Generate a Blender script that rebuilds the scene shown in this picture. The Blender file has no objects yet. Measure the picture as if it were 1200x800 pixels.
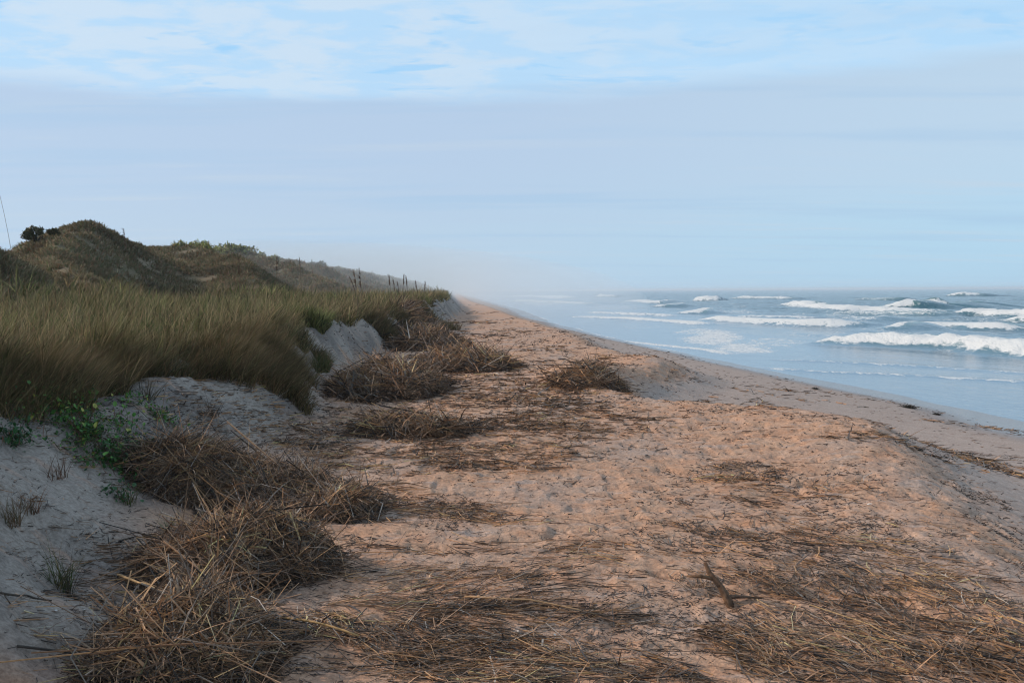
import bpy, math, random
import numpy as np
from mathutils import Matrix, Vector
R = math.radians
rng = np.random.default_rng(7)
random.seed(7)
sc = bpy.context.scene
COL = sc.collection

# ------------------------------------------------------------------ camera
CAMZ = 1.7
FPX = 1167.0                      # focal length in photograph pixels (1200 wide)
cam = bpy.data.cameras.new('camera')
cam.lens = 35.0; cam.sensor_width = 36.0
cam.clip_start = 0.05; cam.clip_end = 30000
camo = bpy.data.objects.new('camera', cam); COL.objects.link(camo)
PITCH = math.atan(59.5 / FPX); ROLL = R(-0.29)
camo.matrix_world = Matrix.Translation((0, 0, CAMZ)) @ Matrix.Rotation(R(90) - PITCH, 4, 'X') @ Matrix.Rotation(ROLL, 4, 'Z')
sc.camera = camo
CM = np.array(camo.matrix_world.to_3x3())

# ------------------------------------------------------------------ numeric noise
_T = [np.random.default_rng(100 + k).random((256, 256)).astype(np.float32) for k in range(6)]
def vn(x, y, s=0):
    t = _T[s % 6]
    x = np.asarray(x, dtype=np.float64) + s * 17.3; y = np.asarray(y, dtype=np.float64) + s * 9.7
    ix = np.floor(x).astype(np.int64); iy = np.floor(y).astype(np.int64)
    fx = x - ix; fy = y - iy
    fx = fx * fx * fx * (fx * (fx * 6 - 15) + 10); fy = fy * fy * fy * (fy * (fy * 6 - 15) + 10)
    a = t[ix & 255, iy & 255]; b = t[(ix + 1) & 255, iy & 255]
    c = t[ix & 255, (iy + 1) & 255]; d = t[(ix + 1) & 255, (iy + 1) & 255]
    return (a + (b - a) * fx) * (1 - fy) + (c + (d - c) * fx) * fy
def fbm(x, y, o=4, s=0, g=0.5):
    v = 0; a = 1; n = 0
    for k in range(o):
        v = v + a * (vn(x * 2 ** k, y * 2 ** k, s + k) - 0.5); n += a; a *= g
    return v / n * 2           # about -1..1
def ss(a, b, x):
    t = np.clip((x - a) / (b - a), 0, 1); return t * t * (3 - 2 * t)
def curve(pts):
    yy = np.array([p[0] for p in pts], float); vv = np.array([p[1] for p in pts], float)
    g = np.linspace(0, 1, 2400) ** 3 * (yy[-1] - yy[0]) + yy[0]
    v = np.interp(g, yy, vv)
    ly = np.log(g - yy[0] + 15)
    gu = np.linspace(ly[0], ly[-1], 2400); vu = np.interp(gu, ly, v)
    k = np.hanning(25); k /= k.sum()
    vu = np.convolve(np.pad(vu, 12, mode='edge'), k, 'valid')
    y0 = yy[0]
    def f(y):
        y = np.asarray(y, float)
        r = np.interp(np.log(np.clip(y - y0 + 15, 15, None)), gu, vu)
        return r - 0.056 * np.clip(y - yy[-1], 0, None)
    return f

# ------------------------------------------------------------------ terrain
toe = curve([(-30, -1.6), (3, -1.75), (4.2, -1.85), (6.6, -2.3), (9.3, -2.15), (12, -2.4), (14.5, -2.7), (20, -3.5), (31, -3.6), (45, -3.2), (75, -3.6), (150, -8), (300, -17), (700, -40)])
crest = curve([(-30, -3.4), (3, -3.6), (8, -4.4), (10.4, -4.1), (14, -3.7), (17, -4.0), (19, -4.3), (25, -4.5), (35, -4.2), (60, -4.5), (75, -4.9), (150, -10), (300, -20), (700, -44)])
lip = curve([(-30, 2.2), (3, 2.4), (5, 2.75), (8, 3.4), (10, 3.9), (12.2, 4.35), (13.2, 4.2), (14.4, 3.2), (15.6, 1.7), (17, 1.5), (19, 2.2), (21.5, 3.3), (23.5, 3.7), (25.5, 2.9), (30, 2.3), (40, 2.2), (60, 0.3), (110, -3), (165, -7), (300, -15), (700, -38)])
shore = curve([(-30, 15.5), (10, 14), (24.6, 12.6), (29.4, 11.6), (40, 10.4), (56, 7.7), (93, 4.2), (155, 2.0), (300, -7), (700, -31)])
SEA = -1.5
ridge_x = curve([(-30, -22), (28, -22), (50, -21.5), (75, -25), (100, -26), (125, -27), (170, -29.5), (260, -33), (400, -40), (700, -58)])
ridge_z = curve([(-30, 2.2), (20, 2.4), (38, 2.5), (43, 2.7), (50, 3.3), (54, 4.0), (58, 4.4), (68, 4.55), (78, 4.8), (100, 5.0), (125, 4.9), (170, 4.9), (260, 4.4), (400, 4.0), (700, 3.5)])
def backdune(x, y):
    rx = ridge_x(y); bx = np.minimum(-9.5, crest(y) - 5) + 1.8 * fbm(y / 14, x * 0 + 3.1, 2, 4)
    # spurs running down from the ridge towards the beach
    q = (y + 1.7 * x) / 21.0 + 0.35 * fbm(y / 25, x / 25, 2, 5)
    tri = np.abs((q % 1.0) - 0.5) * 2
    sp = (1 - tri) ** 1.15
    t = np.clip((bx - x) / (bx - rx), 0, 1)
    env = np.sin(np.clip(t, 0, 1) * math.pi) ** 0.8
    prof = t ** 1.15
    h = (ridge_z(y) - 1.0) * prof + (sp - 0.62) * 2.3 * env * ss(22, 40, y)
    back = ss(0, -14, x - rx)
    h = h * (1 - 0.6 * back) * (1 - .55 * ss(-1.5, -5, x - rx) * ss(66, 52, y))
    h = h + 1.75 * np.exp(-(((x + 21.2 + .25 * (y - 50)) / 3.3) ** 2 + ((y - 50) / 6.0) ** 2))
    h = h + 0.35 * fbm(x / 4, y / 4, 3, 1) * ss(0.1, 0.6, t) + 0.12 * fbm(x / 1.3, y / 1.3, 2, 2) * ss(0, .3, t)
    return h
def H(x, y, detail=True):
    x = np.asarray(x, float); y = np.asarray(y, float)
    t_, c_, l_, w_ = toe(y), crest(y), lip(y), shore(y)
    t_ = t_ + 0.12 * fbm(y / 0.9, x * 0, 2, 3); c_ = c_ + 0.35 * fbm(y / 2.2, x * 0 + 5, 3, 2)
    # berm
    berm = 0.06 * fbm(x / 2.6, y / 2.6, 3, 1) + 0.05 * ss(-1.2, -0.2, x - l_)
    berm = berm + 0.30 * np.exp(-(((x - 1.5) / 0.9) ** 2 + ((y - 19.3) / 2.2) ** 2)) + 0.16 * np.exp(-(((x - 2.9) / 0.7) ** 2 + ((y - 22.5) / 1.6) ** 2))
    berm = berm + 0.10 * np.exp(-(((x - 3.4) / 1.0) ** 2 + ((y - 11.5) / 1.8) ** 2))
    # front dune
    ter = 0.92 + 0.10 * fbm(x / 4, y / 4, 2, 0) + 0.25 * ss(25, 60, y)
    k = np.clip((t_ - x) / (t_ - c_), 0, 1.6)
    d = np.where(k < 1, 0.10 * k + 0.90 * ss(-0.12, 1.05, k), 1.0)
    d = np.clip(d, 0, 1)
    z = berm * (1 - d) + ter * d
    slope_m = ss(0, .2, k) * (1 - ss(.9, 1.2, k))
    z = z + slope_m * (0.22 * fbm(x / 0.75, y / 1.3, 4, 4))
    bd = backdune(x, y)
    z = z + np.where(x < -7, np.maximum(bd, 0), 0) * ss(-7, -9, x)
    hump = 1.0 + 3.1 * np.exp(-(((x + 17.6) / 4.3) ** 2 + ((y - 27) / 5.5) ** 2)) + .10 * fbm(x / 1.5, y / 1.5, 2, 3)
    z = np.where((x < -8) & (np.abs(y - 27) < 16), np.maximum(z, hump), z)
    # seaward slope
    dl = x - l_ + 0.10 * fbm(x / 1.1, y / 1.1, 2, 5)
    low = -0.40 - (SEA * -1 - 0.40) * (x - l_ - 1.3) / np.maximum(w_ - l_ - 1.3, 1.0)
    low = np.maximum(low, -5)
    low = low + 0.075 * fbm(y / 6.5, x / 30, 3, 1) * ss(7, 2, w_ - x) * ss(-9, -2, w_ - x)
    m = ss(-0.35, 1.6, dl)
    steep = 0.75 * m + 0.25 * ss(-0.15, .6, dl)
    z = z * (1 - steep) + low * steep
    z = z - 0.015 * m * fbm(x / 2.4, y / 5, 2, 3)
    if detail:
        lowm = 1 - 0.85 * ss(0.2, 1.2, dl)
        flat = (1 - ss(0, .4, k))
        fade = 1 - ss(20, 60, y)
        n = 0.020 * fbm(x / 0.42, y / 0.42, 3, 2) + 0.011 * fbm(x / 0.13, y / 0.13, 2, 4)
        dents = -0.022 * ss(.62, .85, vn(x / 0.19, y / 0.19, 1)) - 0.012 * ss(.6, .8, vn(x / 0.10, y / 0.10, 5))
        z = z + (n + dents * flat) * lowm * fade * (0.55 + 0.45 * flat)
        z = z + 0.006 * slope_m * np.sin((x * 0.8 + y * 0.6) * 38 + 5 * fbm(x, y, 2, 1)) * fade
    return z
def H1(x, y): return float(H(np.array([x]), np.array([y]))[0])

def ray(px, py):
    v = CM @ np.array([(px - 600) / FPX, (400 - py) / FPX, -1.0])
    return v / v[1]
def px2sea(px, py):
    v = ray(px, py); t = (SEA - CAMZ) / v[2]; return v[0] * t, t
def px2w(px, py, y0=2.5, y1=400):
    v = ray(px, py)
    ts = np.exp(np.linspace(math.log(y0), math.log(y1), 6000))
    zz = CAMZ + v[2] * ts; hh = H(v[0] * ts, ts)
    i = np.argmax(zz < hh)
    if not (zz < hh).any(): i = len(ts) - 1
    return float(v[0] * ts[i]), float(ts[i]), float(hh[i])
def at_depth(px, y):
    v = ray(px, 340); return float(v[0] * y)

# ------------------------------------------------------------------ mesh helpers
def mesh_np(name, V, F, mat, attrs=None, smooth=True, parent=None, cols=None):
    """V (n,3); F (m,3|4)"""
    me = bpy.data.meshes.new(name)
    V = np.ascontiguousarray(V, dtype=np.float32); F = np.ascontiguousarray(F, dtype=np.int32)
    n, m, k = len(V), len(F), F.shape[1]
    me.vertices.add(n); me.vertices.foreach_set('co', V.ravel())
    me.loops.add(m * k); me.loops.foreach_set('vertex_index', F.ravel())
    me.polygons.add(m); me.polygons.foreach_set('loop_start', np.arange(0, m * k, k, dtype=np.int32))
    me.update(calc_edges=True)
    me.polygons.foreach_set('use_smooth', np.full(m, smooth, dtype=bool))
    for an, av in (attrs or {}).items():
        a = me.attributes.new(an, 'FLOAT', 'POINT'); a.data.foreach_set('value', np.ascontiguousarray(av, dtype=np.float32).ravel())
    if cols is not None:
        a = me.attributes.new('tint', 'FLOAT_COLOR', 'POINT')
        c = np.ones((n, 4), dtype=np.float32); c[:, :3] = cols; a.data.foreach_set('color', c.ravel())
    me.materials.append(mat); me.validate()
    o = bpy.data.objects.new(name, me); COL.objects.link(o)
    if parent: o.parent = parent
    return o
def tag(o, label=None, cat=None, group=None, kind=None):
    if label: o['label'] = label
    if cat: o['category'] = cat
    if group: o['group'] = group
    if kind: o['kind'] = kind
    return o
def empty(name, loc):
    o = bpy.data.objects.new(name, None); o.location = loc; o.empty_display_size = 0.1; COL.objects.link(o); return o
def steps(a, b, fn):
    out = [a]
    while out[-1] < b: out.append(out[-1] + fn(out[-1]))
    return np.array(out)
def grid_faces(nx, ny):
    i = np.arange(nx - 1)[None, :] + np.arange(ny - 1)[:, None] * nx
    i = i.ravel(); return np.stack([i, i + 1, i + 1 + nx, i + nx], 1)

def blades(P, az, lean, L, W, curl, col, segs=3, tip=0.15, rnd=None):
    """flat tapering blades; P base points, az direction they lean to, lean start angle from vertical, curl extra bend"""
    rnd = rnd or rng
    n = len(P)
    az2 = rnd.uniform(0, 2 * math.pi, n)
    side = np.stack([np.cos(az2), np.sin(az2), np.zeros(n)], 1)
    dirh = np.stack([np.cos(az), np.sin(az), np.zeros(n)], 1)
    cur = P.copy(); V = np.zeros((n, (segs + 1) * 2, 3)); C = np.zeros((n, (segs + 1) * 2, 3))
    for s in range(segs + 1):
        f = s / segs
        w = (W * (1 - (1 - tip) * f ** 1.3))[:, None] * 0.5
        V[:, 2 * s] = cur - side * w; V[:, 2 * s + 1] = cur + side * w
        C[:, 2 * s] = col; C[:, 2 * s + 1] = col
        a = lean + curl * (f + 0.5 / segs)
        cur = cur + (L / segs)[:, None] * (dirh * np.sin(a)[:, None] + np.array([0, 0, 1.0]) * np.cos(a)[:, None])
    nv = (segs + 1) * 2
    base = np.arange(n)[:, None] * nv
    F = np.concatenate([base + np.array([[2 * s, 2 * s + 1, 2 * s + 3, 2 * s + 2]]) for s in range(segs)], 0)
    return V.reshape(-1, 3), F, C.reshape(-1, 3)
def straws(P, az, tilt, L, Rd, col, bend=0.12, rnd=None):
    """round-ish stalks centred on P"""
    rnd = rnd or rng
    n = len(P)
    d = np.stack([np.cos(az) * np.cos(tilt), np.sin(az) * np.cos(tilt), np.sin(tilt)], 1)
    s = np.stack([-np.sin(az), np.cos(az), np.zeros(n)], 1)
    u = np.cross(d, s)
    b1 = rnd.normal(0, bend, n) * L; b2 = rnd.normal(0, bend, n) * L * 0.5
    V = np.zeros((n, 9, 3)); k = 0
    for t, q, rr in ((-0.5, 0, 1.0), (0.0, 1, 1.0), (0.5, 0, 0.6)):
        c = P + d * (t * L)[:, None] + q * (s * b1[:, None] + u * b2[:, None])
        for j in range(3):
            a = j * 2 * math.pi / 3 + 0.4
            V[:, k] = c + (s * math.cos(a) + u * math.sin(a)) * (Rd * rr)[:, None]; k += 1
    f = []
    for g in (0, 3):
        for j in range(3): f.append([g + j, g + (j + 1) % 3, g + 3 + (j + 1) % 3, g + 3 + j])
    F = (np.arange(n)[:, None, None] * 9 + np.array(f)[None]).reshape(-1, 4)
    C = np.repeat(col[:, None, :], 9, 1)
    return V.reshape(-1, 3), F, C.reshape(-1, 3)
def join(parts):
    Vs, Fs, Cs = [], [], []; o = 0
    for V, F, C in parts:
        Vs.append(V); Fs.append(F + o); Cs.append(C); o += len(V)
    return np.concatenate(Vs), np.concatenate(Fs), np.concatenate(Cs)
def pick(pal, n, rnd=None, jit=0.2):
    rnd = rnd or rng
    w = np.array([p[1] for p in pal], float); w /= w.sum()
    c = np.array([p[0] for p in pal])[rnd.choice(len(pal), n, p=w)]
    return np.clip(c * (1 + rnd.normal(0, jit, (n, 1))), 0.004, 0.9)

# ------------------------------------------------------------------ materials
class NT:
    def __init__(s, name, world=False):
        s.m = bpy.data.worlds.new(name) if world else bpy.data.materials.new(name)
        s.m.use_nodes = True; s.t = s.m.node_tree; s.t.nodes.clear()
    def n(s, typ, ins=None, **kw):
        nd = s.t.nodes.new(typ)
        for k, v in kw.items(): setattr(nd, k, v)
        for k, v in (ins or {}).items():
            sock = nd.inputs[k]
            if isinstance(v, bpy.types.NodeSocket): s.t.links.new(v, sock)
            elif isinstance(v, (tuple, list)) and len(v) == 3 and sock.type == 'RGBA': sock.default_value = (*v, 1)
            else: sock.default_value = v
        return nd
    def math(s, op, a, b=0.0, c=0.0, clamp=False):
        return s.n('ShaderNodeMath', {0: a, 1: b, 2: c}, operation=op, use_clamp=clamp).outputs[0]
    def mix(s, f, a, b, blend='MIX'):
        nd = s.n('ShaderNodeMix', data_type='RGBA', blend_type=blend)
        for k, v in ((0, f), (6, a), (7, b)):
            if isinstance(v, bpy.types.NodeSocket): s.t.links.new(v, nd.inputs[k])
            elif k == 0: nd.inputs[0].default_value = v
            else: nd.inputs[k].default_value = (*v, 1)
        return nd.outputs[2]
    def ramp(s, v, lo, hi, a=0.0, b=1.0):
        return s.n('ShaderNodeMapRange', {0: v, 1: lo, 2: hi, 3: a, 4: b}, interpolation_type='SMOOTHSTEP').outputs[0]
    def noise(s, vec, scale, detail=3.0, rough=0.5, dist=0.0):
        return s.n('ShaderNodeTexNoise', {'Vector': vec, 'Scale': scale, 'Detail': detail, 'Roughness': rough, 'Distortion': dist}).outputs[0]
    def mapping(s, vec, scale=(1, 1, 1), rot=(0, 0, 0)):
        return s.n('ShaderNodeMapping', {'Vector': vec, 'Scale': scale, 'Rotation': rot}).outputs[0]
    def attr(s, name): return s.n('ShaderNodeAttribute', attribute_name=name)

def tint_material(name, rough=0.75, trans=0.0, spec=0.2, vary=0.25):
    t = NT(name)
    c = t.attr('tint').outputs['Color']
    g = t.n('ShaderNodeNewGeometry').outputs['Position']
    nz = t.noise(g, 35, 2)
    c = t.mix(vary, c, t.mix(t.ramp(nz, .35, .65), (0.35, 0.33, 0.32), (1.25, 1.2, 1.1)), 'MULTIPLY')
    p = t.n('ShaderNodeBsdfPrincipled', {'Base Color': c, 'Roughness': rough, 'Specular IOR Level': spec})
    out = p.outputs[0]
    if trans:
        tr = t.n('ShaderNodeBsdfTranslucent', {'Color': c})
        out = t.n('ShaderNodeMixShader', {0: trans, 1: out, 2: tr.outputs[0]}).outputs[0]
    t.n('ShaderNodeOutputMaterial', {'Surface': out})
    return t.m
M_straw = tint_material('dry_reed', 0.7, 0.0, 0.3)
M_grass = tint_material('dune_grass', 0.7, 0.25, 0.2)
M_leaf = tint_material('leaf', 0.5, 0.25, 0.4)
M_wood = tint_material('driftwood', 0.85, 0, 0.15, 0.6)
M_shell = tint_material('shell', 0.4, 0, 0.5, 0.3)

def sand_material():
    t = NT('sand')
    P = t.n('ShaderNodeNewGeometry').outputs['Position']
    dune = t.attr('dune').outputs['Fac']; wet = t.attr('wet').outputs['Fac']; low = t.attr('lowbeach').outputs['Fac']; veg = t.attr('veg').outputs['Fac']
    big = t.noise(P, 0.55, 4, 0.6, 0.6); mid = t.noise(P, 3.1, 4, 0.6); fine = t.noise(P, 34, 3, 0.7); grain = t.noise(P, 210, 2, 0.7)
    stre = t.noise(t.mapping(P, (0.9, 3.2, 1), (0, 0, R(20))), 2.0, 4, 0.6)
    orange = t.mix(t.ramp(mid, .3, .7), (0.46, 0.25, 0.15), (0.50, 0.31, 0.205))
    grey = t.mix(t.ramp(mid, .3, .7), (0.36, 0.255, 0.20), (0.43, 0.32, 0.26))
    col = t.mix(t.ramp(big, .44, .68, 0, .8), orange, grey)
    col = t.mix(t.math('MULTIPLY', t.ramp(stre, .52, .72), 0.65), col, (0.40, 0.33, 0.29))
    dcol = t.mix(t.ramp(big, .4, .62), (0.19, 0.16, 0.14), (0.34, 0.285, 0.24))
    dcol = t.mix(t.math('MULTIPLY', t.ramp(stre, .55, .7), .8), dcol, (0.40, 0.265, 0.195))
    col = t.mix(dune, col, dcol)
    lcol = t.mix(t.ramp(stre, .35, .65), (0.37, 0.275, 0.225), (0.42, 0.325, 0.27))
    col = t.mix(low, col, lcol)
    col = t.mix(t.math('MULTIPLY', wet, 0.8), col, (0.15, 0.12, 0.105))
    # dark litter flecks and pale shell grit
    vor = t.n('ShaderNodeTexVoronoi', {'Vector': t.mapping(P, (1, 1.6, 1), (0, 0, .3)), 'Scale': 26.0, 'Randomness': 1.0})
    fle = t.math('MULTIPLY', t.ramp(vor.outputs['Distance'], .16, .08), t.ramp(t.noise(P, 1.7, 3), .42, .62))
    col = t.mix(t.math('MULTIPLY', fle, t.math('SUBTRACT', 0.75, t.math('MULTIPLY', wet, .7))), col, (0.09, 0.065, 0.05))
    col = t.mix(1.0, col, t.mix(t.ramp(fine, .3, .7), (0.72, 0.70, 0.68), (1.2, 1.2, 1.2)), 'MULTIPLY')
    col = t.mix(t.ramp(grain, .68, .8, 0, .5), col, (0.7, 0.6, 0.5))
    col = t.mix(t.ramp(grain, .36, .25, 0, .6), col, (0.14, 0.09, 0.07))
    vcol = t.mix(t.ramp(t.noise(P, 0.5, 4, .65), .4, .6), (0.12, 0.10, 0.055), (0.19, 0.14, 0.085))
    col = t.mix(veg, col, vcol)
    rough = t.math('SUBTRACT', 0.95, t.math('MULTIPLY', wet, 0.72))
    h = t.math('ADD', t.math('MULTIPLY', fine, 0.6), t.math('MULTIPLY', t.noise(P, 11, 3), 1.2))
    h = t.math('ADD', h, t.math('MULTIPLY', grain, 0.15))
    amt = t.math('MULTIPLY', t.math('SUBTRACT', 1.0, wet, clamp=True), t.math('SUBTRACT', 1.0, t.math('MULTIPLY', low, .55)))
    b = t.n('ShaderNodeBump', {'Strength': t.math('MULTIPLY', amt, 0.75), 'Distance': 0.03, 'Height': h})
    p = t.n('ShaderNodeBsdfPrincipled', {'Base Color': col, 'Roughness': rough, 'Specular IOR Level': 0.35, 'Normal': b.outputs[0]})
    t.n('ShaderNodeOutputMaterial', {'Surface': p.outputs[0]})
    return t.m

def sea_material():
    t = NT('sea_water')
    P = t.n('ShaderNodeNewGeometry').outputs['Position']
    foam = t.attr('foam').outputs['Fac']; deep = t.attr('deep').outputs['Fac']; face = t.attr('face').outputs['Fac']
    Ps = t.mapping(P, (1.6, 0.7, 1), (0, 0, 0.15))
    n1 = t.noise(Ps, 1.3, 5, 0.65, 0.8); n2 = t.noise(Ps, 5.0, 4, 0.6, 0.5)
    vor = t.n('ShaderNodeTexVoronoi', {'Vector': t.mapping(P, (1, .6, 1), (0, 0, .1)), 'Scale': 1.5, 'Randomness': 1.0}, feature='DISTANCE_TO_EDGE').outputs[0]
    lace = t.math('ADD', t.math('MULTIPLY', n1, 0.75), t.math('MULTIPLY', n2, 0.35))
    lace = t.math('ADD', lace, t.ramp(vor, 0.0, 0.18, 0.12, 0.0))
    f = t.ramp(t.math('ADD', t.math('MULTIPLY', foam, 0.63), lace), 0.83, 1.10)
    wcol = t.mix(deep, (0.12, 0.20, 0.27), (0.025, 0.095, 0.13))
    wcol = t.mix(face, wcol, (0.06, 0.15, 0.15))
    hb = t.math('ADD', t.math('MULTIPLY', t.noise(t.mapping(P, (1.8, .8, 1)), 1.7, 4, .6), 1.0), t.math('MULTIPLY', t.noise(P, 6, 3, .6), 0.25))
    b = t.n('ShaderNodeBump', {'Strength': t.math('ADD', t.math('MULTIPLY', deep, 0.6), 0.10), 'Distance': 0.25, 'Height': hb})
    w = t.n('ShaderNodeBsdfPrincipled', {'Base Color': wcol, 'Roughness': 0.12, 'IOR': 1.33, 'Specular IOR Level': 0.5, 'Normal': b.outputs[0]})
    fb = t.n('ShaderNodeBump', {'Strength': 0.6, 'Distance': 0.25, 'Height': t.math('ADD', n1, t.math('MULTIPLY', n2, .5))})
    fo = t.n('ShaderNodeBsdfPrincipled', {'Base Color': (0.66, 0.67, 0.66), 'Roughness': 0.9, 'Specular IOR Level': 0.1, 'Normal': fb.outputs[0]})
    s = t.n('ShaderNodeMixShader', {0: f, 1: w.outputs[0], 2: fo.outputs[0]})
    t.n('ShaderNodeOutputMaterial', {'Surface': s.outputs[0]})
    return t.m

# ------------------------------------------------------------------ sand ground
xs_r = steps(0, 900, lambda x: 0.016 if x < 4.0 else max(0.016, 0.0095 * (x - 2.5)))
xs_l = -steps(0, 600, lambda x: 0.016 if x < 4.2 else max(0.016, 0.0085 * (x - 2.5)))[1:][::-1]
xs = np.concatenate([xs_l, xs_r])
xs = xs[(xs > -600) & (xs < 60)]
ys = np.concatenate([-steps(0, 30, lambda y: 0.1 + .1 * y)[1:][::-1], np.arange(0, 2.6, 0.1), steps(2.6, 2600, lambda y: max(0.014, 0.0052 * (y - .6)))])
X, Y = np.meshgrid(xs, ys)
X = X - 0.056 * np.clip(Y - 150, 0, None)
X = X.ravel(); Y = Y.ravel()
Z = H(X, Y)
k_ = np.clip((toe(Y) - X) / (toe(Y) - crest(Y)), -2, 3)
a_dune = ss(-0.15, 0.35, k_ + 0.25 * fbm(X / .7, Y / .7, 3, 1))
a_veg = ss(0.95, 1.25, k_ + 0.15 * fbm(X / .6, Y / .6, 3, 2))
a_low = ss(0.1, 0.9, X - lip(Y) + 0.35 * fbm(X, Y, 3, 2))
dsh = shore(Y) - X
a_wet = ss(4.4, 2.2, dsh + 1.1 * fbm(X * 0, Y / 6, 2, 1) - 0.012 * Y * 0)
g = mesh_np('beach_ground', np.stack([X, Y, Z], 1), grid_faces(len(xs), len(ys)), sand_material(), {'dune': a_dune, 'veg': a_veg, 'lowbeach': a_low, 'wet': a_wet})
tag(g, kind='structure', label='orange and grey sand rising from the wet shore over a berm to grassy dunes')
print('ground', len(X))

# ------------------------------------------------------------------ sea
def build_sea():
    us = np.concatenate([np.arange(-6, 0, .3), np.arange(0, 40, .16), steps(40, 9000, lambda u: 0.0065 * (u - 15))])
    yy = np.concatenate([np.arange(-60, 14, 2.0), steps(14, 9000, lambda y: max(.1, 0.0048 * y))])
    U, YY = np.meshgrid(us, yy); U = U.ravel(); YY = YY.ravel(); XX = shore(YY) + U
    dist = np.hypot(XX, YY)
    foam = np.zeros_like(XX); face = np.zeros_like(XX)
    amp = ss(2, 25, U)
    z = amp * (0.11 * np.sin(U / 1.7 + 2.5 * fbm(YY / 30, U / 30, 2, 1)) * ss(10, 30, U) + 0.16 * fbm(U / 3.0, YY / 9.0, 3, 2) + 0.10 * fbm(U / 0.9, YY / 2.0, 2, 3) * ss(6, 40, U))
    z = z + ss(40, 90, U) * 0.30 * fbm(U / 7, YY / 16, 3, 4)
    z = z + 0.010 * fbm(U / 0.7, YY / 1.8, 2, 5)
    waves = [
        ([(958, 402), (1010, 405), (1080, 409), (1130, 412), (1200, 419), (1340, 434)], .75, 1.0, 3.2, 1.0, 1.3),
        ([(1048, 387), (1075, 383), (1120, 384), (1160, 386), (1210, 388)], .60, 1.2, 4, .95, 1.5),
        ([(826, 375), (880, 378), (950, 381), (1012, 383)], .65, 1.4, 4, 1.0, 3.0),
        ([(1115, 369), (1160, 370), (1200, 372), (1300, 375)], .95, 2, 6, 1.0, 3.0),
        ([(1180, 376), (1215, 377), (1300, 381)], .6, 1.5, 5, .9, 1.6),
        ([(922, 357), (960, 361), (1000, 365), (1060, 366), (1130, 367)], .9, 2, 6, 0.95, 4.5),
        ([(1055, 362), (1075, 361), (1095, 361), (1112, 361)], 1.35, 3, 8, 1.05, 5.0),
        ([(1096, 361), (1118, 360.5), (1135, 360)], 1.1, 3, 8, 0.0, 3),
        ([(1130, 360), (1150, 359), (1172, 359)], 1.1, 3, 8, 0.55, 3),
        ([(670, 371), (740, 374), (800, 378), (840, 381)], .22, 1, 3, 0.95, 2.2),
        ([(690, 366), (740, 368.5), (800, 371)], .25, 1, 3, 0.75, 3),
        ([(812, 368), (830, 366), (850, 366)], .5, 2, 5, 1.0, 3.5),
        ([(774, 360), (795, 359), (812, 359)], .6, 2.5, 6, 1.0, 5),
        ([(738, 353), (770, 355), (806, 354)], .6, 3, 7, 0.9, 7),
        ([(812, 352), (830, 352), (846, 352)], 1.3, 3, 8, 1.0, 8),
        ([(858, 372), (900, 372), (960, 374)], .3, 2, 5, 0.7, 3),
        ([(700, 348), (712, 348), (722, 348)], 1.2, 4, 9, 1.0, 8),
        ([(596, 347.5), (630, 348), (672, 350)], 0.9, 4, 9, 0.95, 9),
        ([(600, 353), (650, 355), (700, 357)], .6, 3, 7, 0.7, 6),
        ([(1120, 347.5), (1135, 347.3), (1146, 347.5)], 1.6, 5, 12, 1.0, 9),
        ([(1010, 376), (1060, 373), (1110, 372)], .25, 2, 4, 0.6, 3),
        ([(640, 390), (700, 397), (760, 403), (830, 410), (875, 417)], .05, .5, 1.0, 0.85, .55),
        ([(880, 430), (960, 436), (1040, 439), (1130, 444), (1200, 448), (1330, 458)], .05, .3, .7, 0.62, .38),
        ([(900, 421), (990, 425), (1100, 431), (1230, 440)], .05, .4, .9, 0.5, .4),
        ([(985, 367), (1050, 369), (1110, 371)], .5, 2, 5, .6, 3),
        ([(860, 350), (900, 350.5), (930, 351)], .9, 4, 9, .75, 5),
        ([(1000, 352), (1030, 352), (1050, 352.5)], .8, 4, 9, .5, 5),
    ]
    for wi, (pts, hh, wf, wb, fo, ft) in enumerate(waves):
        ft = ft * .62 if hh > .2 else ft; hh = hh * .9
        q = np.array([px2sea(*p) for p in pts])
        mrg = 30
        sel = np.where((XX > q[:, 0].min() - mrg) & (XX < q[:, 0].max() + mrg) & (YY > q[:, 1].min() - mrg) & (YY < q[:, 1].max() + mrg))[0]
        x = XX[sel] + 0.5 * ft * 0.4 * fbm(YY[sel] / 3, XX[sel] / 3, 2, wi); y = YY[sel]
        best = np.full(len(sel), 1e9); sg = np.zeros(len(sel)); tt = np.zeros(len(sel))
        segl = np.hypot(*(q[1:] - q[:-1]).T); cum = np.concatenate([[0], np.cumsum(segl)]); tot = cum[-1]
        for i in range(len(q) - 1):
            a, b = q[i], q[i + 1]; e = (b - a) / segl[i]
            rx, ry = x - a[0], y - a[1]
            tp = np.clip(rx * e[0] + ry * e[1], 0, segl[i])
            dx, dy = rx - tp * e[0], ry - tp * e[1]; d = np.hypot(dx, dy)
            nrm = np.array([-e[1], e[0]]); nrm = nrm if nrm[0] > 0 else -nrm
            s_ = np.sign(dx * nrm[0] + dy * nrm[1])
            u = d < best
            best[u] = d[u]; sg[u] = s_[u]; tt[u] = (cum[i] + tp[u]) / tot
        s = best * np.where(sg == 0, 1, sg)
        tap = np.clip(np.sin(np.clip(tt, 0, 1) * math.pi) * 2.2, 0, 1) ** .7 * (0.75 + 0.5 * vn(tt * tot / 6, tt * 0, wi))
        prof = np.where(s < 0, np.exp(-(s / wf) ** 2), np.exp(-(s / wb) ** 2))
        z[sel] = np.maximum(z[sel], 0) * (1 - .0) * prof + z[sel] * (1 - prof) + hh * prof * tap
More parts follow.
